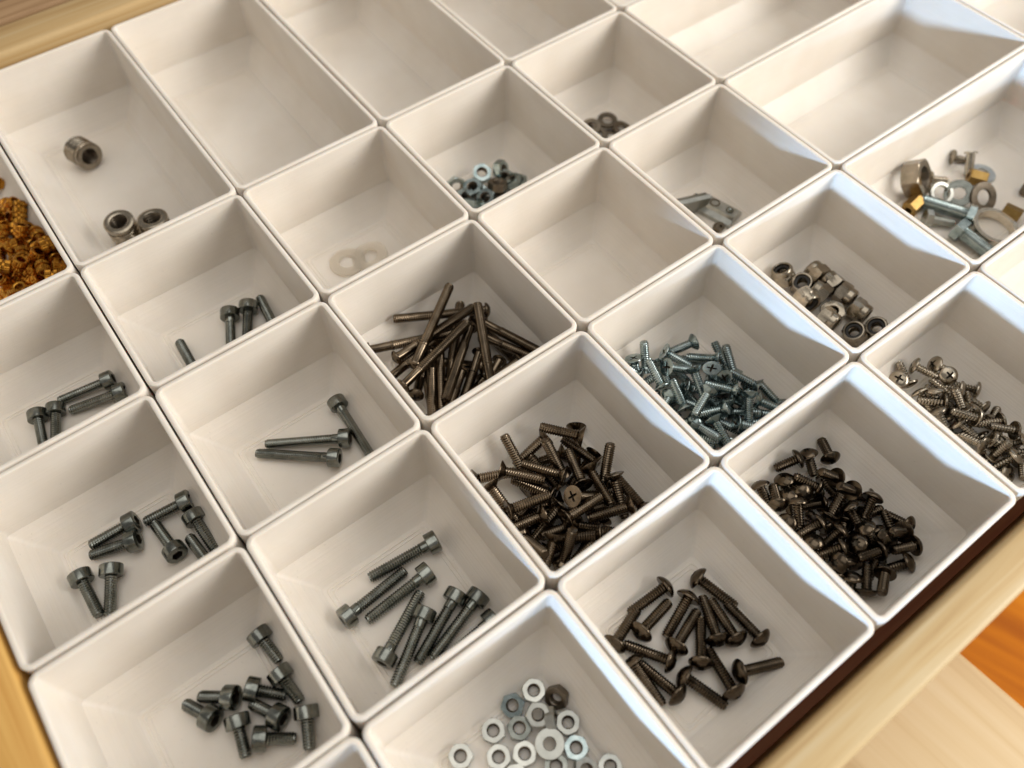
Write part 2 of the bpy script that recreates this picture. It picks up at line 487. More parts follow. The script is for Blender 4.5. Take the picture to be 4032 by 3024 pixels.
# where each piece came to rest: x y z (mm) and a quaternion
DATA = {
 'S1': '''44.3 -139.6 -31.6 0.101 -0.654 0.177 -0.728;14.8 -143.7 -31.6 0.235 0.661 -0.150 -0.697;37.0 -147.1 -31.6 0.720 0.114 0.668 0.150;17.1 -159.8 -31.6 0.641 0.575 -0.359 -0.360;30.1 -157.9 -31.6 0.545 0.109 0.669 0.493;40.4 -158.9 -31.6 0.069 0.588 0.337 0.732;45.4 -162.9 -31.6 0.055 0.633 0.242 0.733;44.6 -170.7 -31.6 0.655 0.284 0.615 0.335''',
 'S2': '''-10.2 -135.2 -31.6 0.710 -0.542 -0.323 -0.313;-10.7 -148.5 -31.6 0.533 -0.393 -0.494 -0.564;-26.3 -142.9 -31.6 0.760 0.500 0.386 0.155;-32.8 -144.0 -31.6 0.218 -0.120 0.620 -0.744;-17.9 -146.9 -31.6 0.772 -0.486 -0.402 0.075;-17.6 -155.1 -31.6 0.067 0.351 -0.525 0.773;-26.9 -152.6 -31.6 0.720 -0.627 -0.067 -0.289;-22.1 -159.6 -31.6 0.752 -0.217 -0.593 -0.191;-10.7 -161.8 -31.6 0.628 -0.622 -0.105 -0.455''',
 'S3': '''-11.2 -80.4 -31.6 0.738 -0.031 0.657 -0.152;-28.0 -77.1 -31.6 0.719 0.274 0.598 0.227;-29.8 -82.7 -31.6 0.585 0.557 0.348 0.475;-19.4 -92.6 -31.6 0.151 0.197 -0.627 0.738;-9.5 -89.2 -31.6 0.441 -0.407 0.516 0.611;-12.7 -103.4 -31.6 0.265 0.289 -0.590 0.705;-45.7 -86.7 -31.6 0.198 -0.189 -0.630 -0.727;-38.2 -89.9 -31.6 0.719 -0.648 0.113 -0.224''',
 'S4': '''-12.9 -21.1 -31.8 0.721 -0.016 0.673 -0.165;-11.4 -28.2 -31.8 0.739 0.156 0.655 -0.022;-36.5 -22.4 -31.8 0.645 -0.497 0.454 0.362;-30.9 -23.6 -31.8 0.735 -0.645 0.190 -0.083''',
 'S5': '''35.3 -22.5 -31.6 0.158 -0.424 -0.529 -0.718;42.2 -23.5 -31.6 0.580 -0.250 0.630 0.453;46.1 -38.7 -31.6 0.168 0.244 0.632 -0.716;14.8 -39.6 -31.6 0.721 0.656 -0.170 0.146''',
 'S6': '''48.2 -79.8 -31.8 0.728 -0.685 0.014 -0.025;41.8 -90.3 -31.8 0.589 -0.026 0.685 -0.428;35.4 -94.4 -31.8 0.648 0.642 0.240 0.332''',
 'P': '''93.8 -193.7 -31.4 0.566 -0.407 0.510 -0.504;104.2 -198.2 -31.4 0.750 -0.647 -0.088 0.105;79.9 -199.5 -31.4 0.750 0.007 -0.653 0.106;97.1 -200.5 -31.4 0.384 0.423 0.497 0.653;85.2 -208.7 -31.4 0.756 0.238 -0.608 -0.047;71.3 -197.4 -31.4 0.757 0.201 -0.621 -0.005;80.2 -210.2 -31.4 0.736 0.626 0.184 0.181;96.1 -214.1 -31.4 0.754 0.557 -0.341 0.074;100.3 -217.2 -31.4 0.216 0.049 -0.651 0.726;105.9 -221.3 -31.4 0.668 0.569 -0.319 0.357;87.7 -216.1 -31.4 0.693 0.610 -0.232 -0.307;89.3 -227.3 -31.4 0.751 0.650 -0.061 -0.099;94.8 -225.2 -31.4 0.284 -0.653 0.007 0.702;81.0 -216.9 -31.4 0.047 0.178 -0.628 -0.756;75.8 -218.4 -31.4 0.224 0.082 0.648 -0.724;71.7 -205.3 -31.4 0.279 -0.263 -0.597 -0.705''',
 'CSK': '''86.9 -161.8 -32.4 0.543 0.433 0.682 0.227;81.0 -154.4 -32.3 0.308 0.334 -0.754 -0.475;72.5 -163.4 -32.2 0.238 0.620 -0.447 -0.599;85.0 -145.7 -32.3 0.239 0.591 0.522 0.566;89.3 -149.3 -32.0 0.416 0.470 0.642 -0.440;108.4 -134.2 -32.2 0.699 -0.358 0.571 0.238;80.2 -141.8 -32.3 0.732 0.101 -0.667 -0.091;106.7 -146.1 -32.2 0.574 -0.546 0.397 -0.463;87.6 -152.9 -32.2 0.545 -0.249 0.625 -0.500;93.8 -165.1 -32.3 0.651 -0.002 0.713 0.261;66.6 -145.8 -27.3 0.429 -0.353 0.626 0.547;75.6 -152.7 -32.3 0.608 -0.316 -0.596 -0.419;91.6 -160.1 -32.2 0.740 -0.231 -0.632 -0.006;91.7 -153.5 -32.2 0.597 -0.639 -0.212 0.436;98.8 -139.9 -32.2 0.483 -0.340 0.582 -0.558;104.4 -141.9 -24.1 0.214 0.625 -0.381 0.647;96.7 -132.6 -28.6 -0.406 0.547 -0.278 0.677;93.1 -145.9 -31.1 0.326 0.945 0.006 0.028;94.0 -154.7 -26.1 0.460 0.204 -0.626 0.596;103.9 -150.6 -29.7 0.605 0.715 -0.162 0.310;83.4 -138.2 -31.3 0.445 0.821 -0.323 0.154;91.1 -149.0 -25.1 0.619 0.683 0.017 0.387;76.0 -134.9 -25.7 0.365 -0.665 0.227 0.611;84.8 -151.2 -28.0 0.254 0.508 -0.462 0.681;68.0 -130.9 -28.9 -0.036 -0.600 0.267 0.753;70.0 -137.3 -24.4 0.204 -0.170 0.625 0.734;68.6 -148.6 -21.9 -0.344 -0.510 0.446 0.650;87.2 -157.1 -21.1 0.756 -0.284 -0.253 0.532;81.1 -161.3 -22.6 -0.652 -0.321 0.579 0.369;101.3 -169.5 -25.0 0.727 0.299 0.615 0.060;99.9 -150.3 -27.4 -0.345 0.413 0.543 0.644;101.7 -156.3 -32.3 0.117 -0.444 -0.830 0.318;105.3 -171.7 -29.3 -0.062 -0.085 -0.690 0.717;77.8 -155.1 -25.4 0.631 0.410 0.601 0.269;87.6 -171.6 -23.7 0.709 0.534 0.217 0.405;75.6 -163.2 -24.7 -0.568 0.632 -0.165 0.501;69.6 -154.8 -30.5 -0.445 0.863 0.207 0.117;74.5 -169.1 -32.6 0.134 -0.414 -0.882 0.182;70.9 -173.2 -27.6 -0.390 -0.650 0.258 0.598;83.4 -162.5 -27.6 -0.590 0.289 0.685 0.314;84.8 -155.6 -25.8 -0.760 0.308 -0.420 0.390;104.2 -157.4 -25.8 0.839 -0.397 0.282 0.243;103.4 -174.4 -26.2 0.756 0.137 0.627 0.124;91.3 -170.0 -30.7 0.477 0.118 0.802 0.340''',
 'LONG': '''72.0 -101.2 -33.0 0.111 0.412 0.568 -0.704;107.5 -76.2 -33.0 0.417 -0.390 -0.585 -0.576;96.1 -96.5 -29.7 0.441 0.646 -0.150 0.605;109.9 -79.8 -25.7 0.218 0.704 -0.133 0.662;76.3 -85.5 -23.4 -0.357 -0.755 -0.005 0.550;73.5 -78.5 -25.1 0.679 0.010 -0.734 -0.003;68.3 -91.0 -22.6 0.423 -0.442 -0.559 0.559;100.8 -83.0 -25.9 0.608 -0.201 0.714 0.282;91.3 -109.2 -21.0 0.660 0.527 -0.502 0.188;84.5 -82.1 -27.9 0.592 -0.353 0.645 0.330;91.2 -77.2 -29.9 0.342 0.023 0.738 0.582;83.4 -94.9 -29.7 0.259 -0.247 -0.687 0.633;97.5 -93.4 -26.8 -0.028 0.560 0.406 0.722;107.1 -82.7 -27.9 0.238 -0.455 0.584 0.628;104.0 -87.1 -29.0 -0.282 0.045 0.743 0.606;102.3 -98.4 -30.1 0.550 0.068 0.731 0.398;106.0 -104.2 -26.6 -0.612 0.391 -0.599 0.337;67.8 -69.5 -26.1 0.708 -0.316 -0.629 0.055;66.9 -83.6 -26.0 -0.329 -0.655 0.148 0.664;70.6 -94.3 -26.3 0.250 -0.264 -0.565 0.741;88.1 -96.0 -27.1 -0.087 0.630 0.398 0.661;93.6 -100.5 -32.0 0.588 0.037 0.764 0.265''',
 'ZINC': '''134.8 -170.7 -30.5 0.688 0.344 -0.626 0.128;150.6 -170.9 -30.4 -0.055 -0.392 0.641 -0.658;143.4 -170.7 -30.2 0.411 0.146 0.813 0.385;157.0 -155.5 -32.3 0.548 0.394 -0.695 0.248;168.6 -170.3 -31.0 0.367 0.291 -0.635 0.614;165.8 -148.5 -32.6 0.041 0.203 0.824 -0.527;160.5 -166.4 -32.6 -0.028 -0.263 0.822 0.504;153.8 -161.3 -32.6 0.551 -0.688 -0.472 0.022;133.4 -135.1 -32.4 0.202 -0.803 -0.165 0.535;150.8 -151.0 -32.4 0.714 -0.637 -0.188 0.221;149.7 -163.1 -32.4 0.375 -0.013 0.666 -0.644;141.6 -156.5 -32.3 0.057 -0.558 0.363 -0.744;137.2 -141.7 -32.4 0.645 -0.632 0.213 0.373;158.3 -146.0 -32.4 0.411 -0.635 0.204 0.621;145.7 -166.7 -32.4 0.741 -0.117 0.656 -0.084;147.2 -143.7 -32.4 0.122 -0.132 0.653 0.736;151.1 -137.4 -32.4 0.734 -0.654 -0.131 -0.127;137.2 -159.1 -32.4 0.256 -0.323 0.646 -0.643;149.3 -131.5 -32.3 0.170 -0.401 -0.532 -0.726;167.0 -158.0 -32.3 0.394 0.296 0.597 0.633;152.8 -166.4 -32.5 0.579 -0.601 -0.551 0.034;163.0 -143.2 -32.4 0.371 0.616 -0.257 0.646;142.4 -145.7 -32.6 0.197 -0.441 0.743 0.464;143.2 -161.0 -32.4 0.597 -0.565 0.356 -0.445;147.4 -157.8 -28.4 0.628 0.469 -0.171 0.597;158.9 -160.2 -30.0 -0.014 -0.606 0.256 -0.753;162.1 -134.5 -28.1 0.246 0.685 0.089 0.680;149.0 -132.1 -25.5 -0.481 0.005 0.552 0.681;141.3 -132.3 -30.1 0.284 0.830 -0.480 0.033;138.6 -128.0 -25.0 0.617 -0.123 0.251 0.736;138.8 -142.8 -26.0 0.581 0.638 -0.449 0.231;143.9 -138.5 -23.1 0.835 -0.298 -0.397 0.236;150.8 -144.2 -22.9 0.694 -0.370 0.448 0.426;156.0 -148.0 -23.1 0.505 -0.099 0.087 0.853;163.2 -145.3 -27.1 0.298 0.560 -0.284 0.720;164.4 -152.3 -29.6 0.010 -0.158 -0.897 0.413;165.5 -162.2 -26.6 0.214 0.451 -0.567 0.655;160.4 -162.0 -25.5 -0.349 0.549 0.231 0.724;148.4 -154.3 -22.1 0.598 0.173 0.661 0.418;157.9 -158.5 -26.3 -0.588 -0.261 -0.687 0.338;139.4 -153.5 -26.5 0.609 0.768 -0.199 -0.015;149.5 -161.4 -25.5 -0.265 0.485 -0.501 0.666;143.4 -162.1 -24.5 0.222 -0.054 0.640 0.734;139.6 -159.5 -28.8 -0.037 0.110 0.848 0.517;146.3 -146.6 -27.2 0.701 -0.602 -0.223 0.312;158.2 -152.4 -25.9 0.773 -0.345 -0.067 0.528;148.5 -167.6 -25.7 -0.579 -0.028 0.608 0.542;163.1 -164.3 -29.6 -0.643 0.597 0.444 0.182;136.5 -134.5 -27.1 0.425 0.556 -0.437 0.565;140.4 -145.5 -28.9 -0.275 0.750 -0.011 0.601;133.6 -159.8 -29.0 -0.596 0.303 0.677 0.309''',
 'PAN': '''159.1 -220.3 -32.4 0.056 0.013 0.645 0.762;159.1 -203.4 -32.1 0.408 0.454 0.599 -0.519;153.0 -212.6 -32.0 0.283 -0.793 0.042 -0.538;151.9 -218.1 -32.4 0.546 -0.643 0.063 0.533;150.6 -197.8 -32.4 0.761 -0.207 -0.612 -0.055;166.5 -211.3 -32.1 0.436 0.605 -0.185 0.640;156.6 -232.6 -28.3 0.838 0.333 0.313 0.298;143.0 -206.7 -32.4 0.737 0.306 0.569 0.200;160.9 -214.4 -32.4 0.195 0.568 -0.307 -0.738;157.5 -209.0 -32.4 0.013 0.625 -0.168 0.762;163.1 -223.5 -32.1 0.533 0.482 -0.620 0.315;146.8 -223.1 -32.3 0.757 0.636 -0.113 0.100;152.3 -226.1 -32.4 -0.095 -0.557 -0.328 -0.757;138.1 -218.4 -32.4 -0.003 -0.386 0.519 0.763;148.1 -209.9 -32.4 0.139 0.139 -0.631 0.750;152.4 -203.1 -31.8 0.060 0.714 -0.241 0.654;160.4 -189.7 -28.6 0.278 -0.062 0.401 0.871;155.2 -188.7 -26.8 -0.445 0.354 -0.456 0.685;166.5 -194.1 -29.8 0.754 0.565 -0.332 0.038;160.7 -200.5 -27.5 0.280 0.888 0.028 0.365;161.4 -206.6 -27.6 0.374 0.716 0.566 0.163;139.3 -188.5 -27.9 0.778 -0.497 0.293 0.249;153.1 -198.9 -27.4 0.581 0.765 0.036 0.274;163.9 -212.6 -27.0 0.400 0.360 0.495 0.682;142.3 -200.1 -24.2 0.315 0.125 0.532 0.776;147.1 -191.5 -27.9 -0.027 0.059 0.291 0.954;138.7 -196.0 -26.4 0.263 -0.191 -0.587 0.741;149.1 -208.2 -26.7 -0.273 -0.825 0.165 0.466;155.7 -210.4 -27.1 0.696 -0.438 0.360 0.441;142.8 -208.3 -25.1 -0.666 0.191 -0.623 0.364;145.9 -213.9 -24.8 0.823 0.068 0.553 0.112;141.9 -217.5 -24.4 -0.353 0.405 -0.465 0.704;137.6 -211.5 -25.6 0.301 0.081 0.238 0.920;148.0 -219.8 -26.2 -0.073 -0.213 0.188 0.956;135.7 -202.3 -26.2 0.866 -0.196 -0.264 0.378;150.7 -225.1 -25.1 0.576 0.560 0.450 0.390;157.5 -224.2 -28.8 -0.196 0.295 -0.913 0.202;163.3 -225.4 -28.0 -0.432 -0.073 -0.893 0.105;162.1 -230.3 -27.5 0.486 0.679 0.263 0.483;146.8 -231.0 -25.6 -0.302 0.782 -0.016 0.545;138.1 -220.4 -24.5 -0.782 -0.034 0.470 0.408;168.0 -224.6 -30.7 -0.774 -0.474 -0.251 0.336;140.3 -230.7 -28.1 0.526 0.381 -0.739 0.179;153.3 -218.1 -25.2 0.904 -0.420 -0.027 0.074;144.2 -195.8 -27.9 0.838 -0.231 0.139 0.475;148.0 -198.2 -26.9 -0.790 -0.462 -0.042 0.401;138.8 -226.0 -27.3 0.879 -0.231 0.355 0.218;135.5 -222.5 -28.2 0.353 -0.100 -0.694 0.619''',
 'TAP': '''221.9 -203.0 -32.3 0.358 -0.748 -0.213 -0.516;218.6 -232.6 -28.1 0.448 -0.015 0.503 -0.739;228.5 -206.5 -32.4 0.755 0.531 0.366 -0.116;218.8 -222.2 -32.4 0.694 -0.642 -0.064 0.318;206.8 -199.4 -32.4 0.573 -0.534 -0.363 -0.505;222.1 -217.4 -32.4 0.384 -0.464 -0.449 0.660;212.6 -207.6 -32.4 0.627 -0.298 -0.572 -0.437;206.7 -215.0 -32.4 -0.080 0.643 0.048 -0.760;212.0 -200.3 -32.4 0.118 0.546 0.344 -0.755;207.8 -225.7 -32.4 0.165 0.053 0.643 -0.746;213.5 -233.0 -27.9 0.558 -0.119 0.789 0.228;216.6 -202.1 -32.4 0.569 -0.494 -0.414 -0.511;224.4 -212.4 -32.4 0.571 0.457 -0.453 0.509;219.3 -211.6 -32.3 0.597 0.450 -0.634 0.198;214.2 -219.3 -32.5 0.591 -0.525 -0.372 -0.487;207.4 -209.8 -32.4 0.353 0.605 0.214 0.681;215.0 -188.7 -26.7 0.221 -0.431 0.522 0.703;221.4 -192.4 -27.2 -0.475 -0.100 0.524 0.700;220.6 -197.8 -26.4 0.962 0.192 -0.193 0.027;204.6 -189.0 -25.2 0.603 -0.149 -0.089 0.779;209.3 -191.1 -28.9 0.540 0.554 -0.570 0.276;208.4 -196.6 -27.8 0.743 -0.553 0.300 0.227;211.3 -199.2 -25.7 0.807 -0.221 0.286 0.466;215.2 -202.9 -27.0 0.370 0.394 -0.582 0.608;220.3 -203.7 -27.8 0.263 0.426 -0.403 0.766;209.6 -203.7 -25.7 -0.005 0.439 -0.504 0.744;213.5 -208.6 -26.1 0.133 0.425 -0.824 0.349;216.9 -212.7 -27.2 -0.444 0.323 -0.273 0.790;208.1 -211.7 -26.1 0.658 -0.528 0.215 0.492;210.7 -214.1 -22.4 -0.594 -0.310 -0.668 0.324;220.3 -219.5 -27.7 0.737 0.442 0.500 0.104;219.4 -224.3 -25.7 -0.331 0.192 -0.718 0.581;211.6 -222.4 -26.5 0.245 -0.409 0.479 0.737;206.3 -221.6 -25.5 -0.145 -0.100 -0.533 0.828;209.4 -226.1 -28.5 0.065 0.305 -0.949 -0.040;210.8 -230.5 -24.9 0.785 0.262 0.174 0.533;215.4 -224.4 -28.9 -0.668 0.209 -0.373 0.609;206.1 -232.7 -28.2 -0.915 -0.301 -0.165 0.210;205.0 -205.0 -25.4 0.510 -0.293 0.399 0.704;221.1 -228.4 -29.0 -0.438 0.190 -0.373 0.796''',
 'LOCK': '''210.7 -131.3 -28.5 -0.942 0.208 0.123 0.231;213.7 -138.8 -29.6 -0.069 -0.225 0.015 0.972;223.0 -137.3 -30.8 -0.690 0.704 0.071 0.157;223.7 -144.0 -30.8 -0.384 0.443 0.551 0.594;215.3 -144.8 -29.5 -0.385 0.209 0.601 0.669;223.4 -152.6 -30.8 0.564 0.605 -0.366 0.427;221.9 -160.6 -30.8 -0.691 -0.671 -0.223 0.149;212.9 -154.8 -31.9 0.118 0.308 0.944 0.002;211.7 -165.5 -29.6 0.705 -0.197 -0.134 0.668;219.6 -169.1 -29.5 0.254 -0.259 -0.028 0.931;209.1 -145.7 -29.5 -0.536 -0.528 -0.353 0.556;208.1 -156.9 -29.1 0.586 0.628 -0.324 0.395''',
 'NUTS': '''152.3 -18.7 -30.1 0.638 0.166 0.094 -0.746;160.4 -20.8 -30.9 0.814 0.463 0.338 -0.088;152.8 -29.0 -28.9 0.509 0.051 0.148 0.846;144.7 -23.1 -30.3 -0.810 0.040 0.151 -0.566;160.4 -28.8 -31.5 0.964 -0.231 -0.117 0.054;140.1 -17.7 -30.9 -0.648 -0.481 -0.184 0.561;138.9 -24.7 -31.4 0.904 0.332 0.083 0.257;141.4 -27.5 -32.1 0.940 -0.179 0.122 -0.266;146.4 -29.9 -31.7 -0.884 -0.188 0.201 0.377;163.1 -29.6 -33.1 0.946 -0.046 -0.052 -0.317;146.2 -24.0 -33.1 0.223 0.038 0.059 -0.972;159.9 -24.3 -32.8 0.662 0.021 0.102 -0.743;146.0 -32.4 -33.3 0.464 0.017 0.040 0.885;152.0 -31.7 -33.0 0.888 -0.011 -0.086 0.452;138.0 -25.9 -33.2 -0.806 0.052 -0.006 -0.589''',
 'WASH': '''217.4 -22.6 -32.8 0.493 0.009 -0.052 0.869;209.4 -21.1 -33.5 -0.106 0.109 0.054 -0.987;219.5 -30.2 -33.4 -0.830 -0.017 -0.138 0.540;209.1 -26.1 -34.0 -0.983 -0.066 0.024 -0.172;213.4 -30.3 -34.5 0.923 -0.007 0.016 -0.385;207.2 -19.2 -34.4 -0.991 -0.004 -0.026 -0.134''',
 'BRASS': '''-20.7 71.6 -32.6 0.394 0.138 0.694 -0.587;-22.0 43.1 -32.6 0.600 0.549 -0.445 0.374;-13.2 61.6 -31.7 0.019 -0.916 0.021 -0.400;-24.0 48.8 -32.6 0.505 -0.616 0.348 -0.495;-16.7 57.7 -32.6 0.462 0.705 0.052 0.535;-18.6 63.6 -32.6 0.276 -0.099 -0.700 0.651;-12.6 68.5 -31.8 0.677 -0.538 -0.013 -0.502;-17.5 68.3 -29.2 0.914 -0.382 0.134 -0.022;-21.0 32.5 -27.8 0.594 0.023 -0.043 0.803;-11.2 85.1 -31.8 0.473 -0.675 -0.565 -0.042;-8.7 38.7 -29.4 0.702 0.164 0.369 0.586;-18.1 37.6 -29.7 0.062 -0.891 0.128 0.431;-11.1 76.0 -31.8 0.301 0.396 0.857 0.138;-10.5 57.2 -31.3 0.799 0.534 0.255 -0.102;-9.3 71.5 -30.1 0.082 -0.385 -0.777 0.491;-19.7 52.5 -32.1 0.578 -0.037 -0.807 0.113;-9.3 64.9 -30.2 0.602 0.045 0.485 -0.633;-15.9 72.9 -32.4 0.951 0.051 0.026 -0.302;-5.7 34.9 -26.5 0.787 0.201 -0.326 -0.484;-14.0 80.2 -32.6 0.391 0.315 0.633 0.589;-15.3 32.6 -27.1 0.146 0.741 -0.468 -0.459;-19.2 27.1 -26.1 0.112 -0.267 0.027 -0.957;-25.7 29.1 -28.1 0.967 0.182 -0.072 0.164;-9.5 51.6 -30.3 0.415 0.751 0.322 -0.401;-18.4 42.8 -29.5 0.359 -0.400 -0.835 0.121;-5.5 30.2 -23.7 0.388 0.403 -0.308 -0.770;-5.4 39.7 -26.1 0.752 0.634 0.160 -0.077;-23.6 59.8 -32.6 0.310 -0.469 0.530 -0.635;-10.2 41.5 -24.0 0.824 -0.108 0.322 -0.454;-16.2 56.0 -27.8 0.452 0.603 0.299 0.586;-14.5 37.5 -26.6 0.168 -0.894 -0.099 0.402;-7.0 74.9 -27.8 0.071 -0.414 -0.765 0.488;-8.9 25.9 -22.2 0.586 0.247 -0.549 -0.542;-6.5 49.5 -27.4 0.350 -0.864 -0.257 0.257;-14.5 49.9 -28.0 0.149 -0.355 -0.574 -0.722;-8.6 44.8 -28.7 0.390 -0.274 -0.468 -0.745;-24.6 40.5 -28.1 0.137 0.919 0.351 0.113;-22.1 44.0 -24.2 0.342 -0.297 0.794 -0.405;-10.5 34.8 -24.5 0.313 0.233 -0.712 0.584;-13.4 42.8 -27.5 0.156 -0.137 -0.640 -0.740;-15.9 77.4 -27.9 0.067 -0.296 -0.953 -0.021;-26.4 35.8 -28.9 0.809 0.339 0.255 0.406;-8.9 80.4 -29.6 0.144 -0.917 -0.008 0.371;-23.5 25.5 -23.5 0.564 -0.593 -0.381 -0.430;-4.8 41.1 -21.4 0.427 0.549 -0.374 -0.613;-10.8 60.6 -26.5 0.642 0.105 0.307 0.695;-16.9 41.6 -24.3 0.873 -0.061 0.335 -0.349;-4.7 45.4 -24.4 0.381 0.696 -0.549 0.263;-10.3 98.5 -31.1 0.763 -0.216 -0.316 0.521;-22.8 47.0 -28.2 0.319 -0.694 0.215 -0.608;-6.5 56.5 -27.3 0.712 0.697 -0.049 0.066''',
}

# ---------------------------------------------------------------- bins
def rrect(x0, x1, y0, y1, r, z, seg=5):
    out = []
    for cx_, cy_, a0 in ((x1 - r, y1 - r, 0), (x0 + r, y1 - r, 90), (x0 + r, y0 + r, 180), (x1 - r, y0 + r, 270)):
        for i in range(seg + 1):
            a = R(a0 + 90 * i / seg)
            out.append((cx_ + r * math.cos(a), cy_ + r * math.sin(a), z))
    return out

def make_bin(u0, u1, v0, v1, label, seams=0):
    # local origin at the middle of the bin's rim plane
    hx, hy = (u1 - u0) * U / 2 - .3, (v1 - v0) * U / 2 - .3
    t = 1.7
    O = lambda i, r, z: rrect(-hx + i, hx - i, -hy + i, hy - i, r, z)
    bm = bmesh.new()
    prof = [(2.0, 1.6, -38), (.4, 3, -36.6), (0, 3.1, -36), (0, 3.1, -.55), (.12, 3.0, -.18), (.45, 2.7, 0), (t - .4, 2.1, 0), (t - .1, 1.6, -.16), (t, 1.5, -.5),
            (t, 1.5, -13), (t, 1.5, -26.2), (t + .25, 1.5, -26.55), (t + 4.5, 1.5, -30.9), (t + 8.6, 1.5, -34.95), (t + 9.0, 1.5, FLOOR), (t + 9.9, 1.4, FLOOR),
            (t + 10.1, 1.4, FLOOR + .24), (t + 10.5, 1.4, FLOOR + .24), (t + 10.7, 1.4, FLOOR), (t + 11.3, 1.3, FLOOR), (t + 11.45, 1.3, FLOOR + .18), (t + 11.7, 1.3, FLOOR + .18), (t + 11.85, 1.3, FLOOR)]
    loft(bm, [O(*p) for p in prof], True, True)
    # little blobs of the print seam in the far right corner
    for k in range(seams):
        z = -rnd.uniform(2, 26)
        s = rnd.uniform(.12, .3)
        mtx = Matrix.Translation(Vector((hx - t - .35, hy - t - .35, z)) * MM) @ Matrix.Diagonal((s * MM, s * MM, s * 2.2 * MM, 1))
        bmesh.ops.create_icosphere(bm, subdivisions=1, radius=1, matrix=mtx)
    o = link('storage_bin', finish(bm, 'storage_bin', 'plastic', 35))
    o.location = Vector(((u0 + u1) / 2 * U + rnd.uniform(-.15, .15), -(v0 + v1) / 2 * U + rnd.uniform(-.15, .15), rnd.uniform(-.15, .15))) * MM
    o.rotation_euler.z = R(rnd.uniform(-.1, .1))
    return tag(o, label, 'bin', 'beige printed bins set out in the drawer')

BINS = [
 (-1, 0, -2, 0, 'beige printed bin heaped with brass inserts, cut by the left edge', 0),
 (0, 1, -2, 0, 'long beige bin holding three chunky threaded inserts', 9),
 (1, 2, -2, 0, 'empty long beige bin directly right of the one with three threaded inserts', 0),
 (2, 3, -2, 0, 'empty long beige bin behind the bin of small zinc nuts', 0),
 (3, 4, -2, 0, 'empty long beige bin behind the bin of dark washers', 0),
 (-1, 0, 0, 1, 'beige bin with cap screws, directly in front of the brass insert heap', 0),
 (0, 1, 0, 1, 'beige bin in front of the three threaded inserts, four screws half hidden', 9),
 (1, 2, 0, 1, 'square beige bin with two clear washers on its floor', 6),
 (2, 3, 0, 1, 'square beige bin with a cluster of small zinc nuts', 0),
 (3, 4, 0, 1, 'square beige bin with a few dark washers in its front corner', 0),
 (-1, 0, 1, 2, 'beige bin beside the left rail with eight medium cap screws', 0),
 (0, 1, 1, 2, 'beige bin with three long cap screws, one leaning apart', 0),
 (1, 2, 1, 2, 'square beige bin heaped with long browned machine screws', 11),
 (2, 3, 1, 2, 'empty square beige bin in the middle of the grid', 0),
 (3, 4, 1, 2, 'square beige bin with two grey slot nuts and a set screw', 0),
 (-1, 0, 2, 3, 'beige bin with nine short cap screws, at the lower left corner', 0),
 (0, 1, 2, 3, 'beige bin with eight long zinc cap screws lying on its floor', 0),
 (1, 2, 2, 3, 'square beige bin heaped with browned countersunk screws', 0),
 (2, 3, 2, 3, 'square beige bin heaped with bluish zinc countersunk screws', 0),
 (3, 4, 2, 3, 'square beige bin with round collared lock nuts', 0),
 (-1, 0, 3, 4, 'beige bin of which only one corner shows at the bottom edge', 0),
 (0, 1, 3, 4, 'beige bin with bright hex nuts at the bottom edge of the photo', 0),
 (1, 2, 3, 4, 'beige bin with sixteen dark pan head screws spread over its floor', 0),
 (2, 3, 3, 4, 'beige bin with a dense dark heap of short pan head screws', 0),
 (3, 4, 3, 4, 'beige bin with small self tapping screws at the right edge', 0),
 (4, 6, -1, 0, 'wide beige bin at the top edge, only its front rim showing', 0),
 (4, 6, 0, 1, 'empty wide beige bin at the top edge, right of the dark washers', 0),
 (4, 6, 1, 2, 'empty wide beige bin with a blue lit patch on its far wall', 0),
 (4, 6, 2, 3, 'wide beige bin with mixed nuts, bolts, washers and a large ring', 0),
 (4, 6, 3, 4, 'beige bin cut by the right edge, in front of the mixed hardware', 0),
 (6, 8, 1, 2, 'beige bin in the top right corner, beyond the empty wide bin', 0),
]
for b_ in BINS: make_bin(*b_)

# ---------------------------------------------------------------- drawer and what lies round it
drawer = tag(bpy.data.objects.new('wooden_tray', None), 'open pale wooden drawer whose rails frame the grid of beige bins', 'drawer')
C.objects.link(drawer)
drawer.location = Vector((0, 0, -39)) * MM
def drawer_part(name, x0, x1, y0, y1, z0, z1, mt, bev):
    bm = bmesh.new()
    cxm, cym, czm = (x0 + x1) / 2, (y0 + y1) / 2, (z0 + z1) / 2
    box(bm, x0 - cxm, x1 - cxm, y0 - cym, y1 - cym, z0 - czm, z1 - czm, bev)
    o = link(name, finish(bm, name, mt, 40), drawer)
    o.location = Vector((cxm, cym, czm + 39)) * MM
    return o
drawer_part('side_rail', -79, -60.9, -243.9, 122.4, -60, -.5, 'rail_y', 1.6)
o = drawer_part('side_rail', -79, 620, -255.8, -244.4, -60, .8, 'rail', 1.5)
drawer_part('back_rail', -79, 620, 122.6, 141.5, -60, 4.0, 'rail', 1.8)
drawer_part('bottom_panel', -79, 620, -244.3, 122.5, -46, -39, 'redwood', 0)

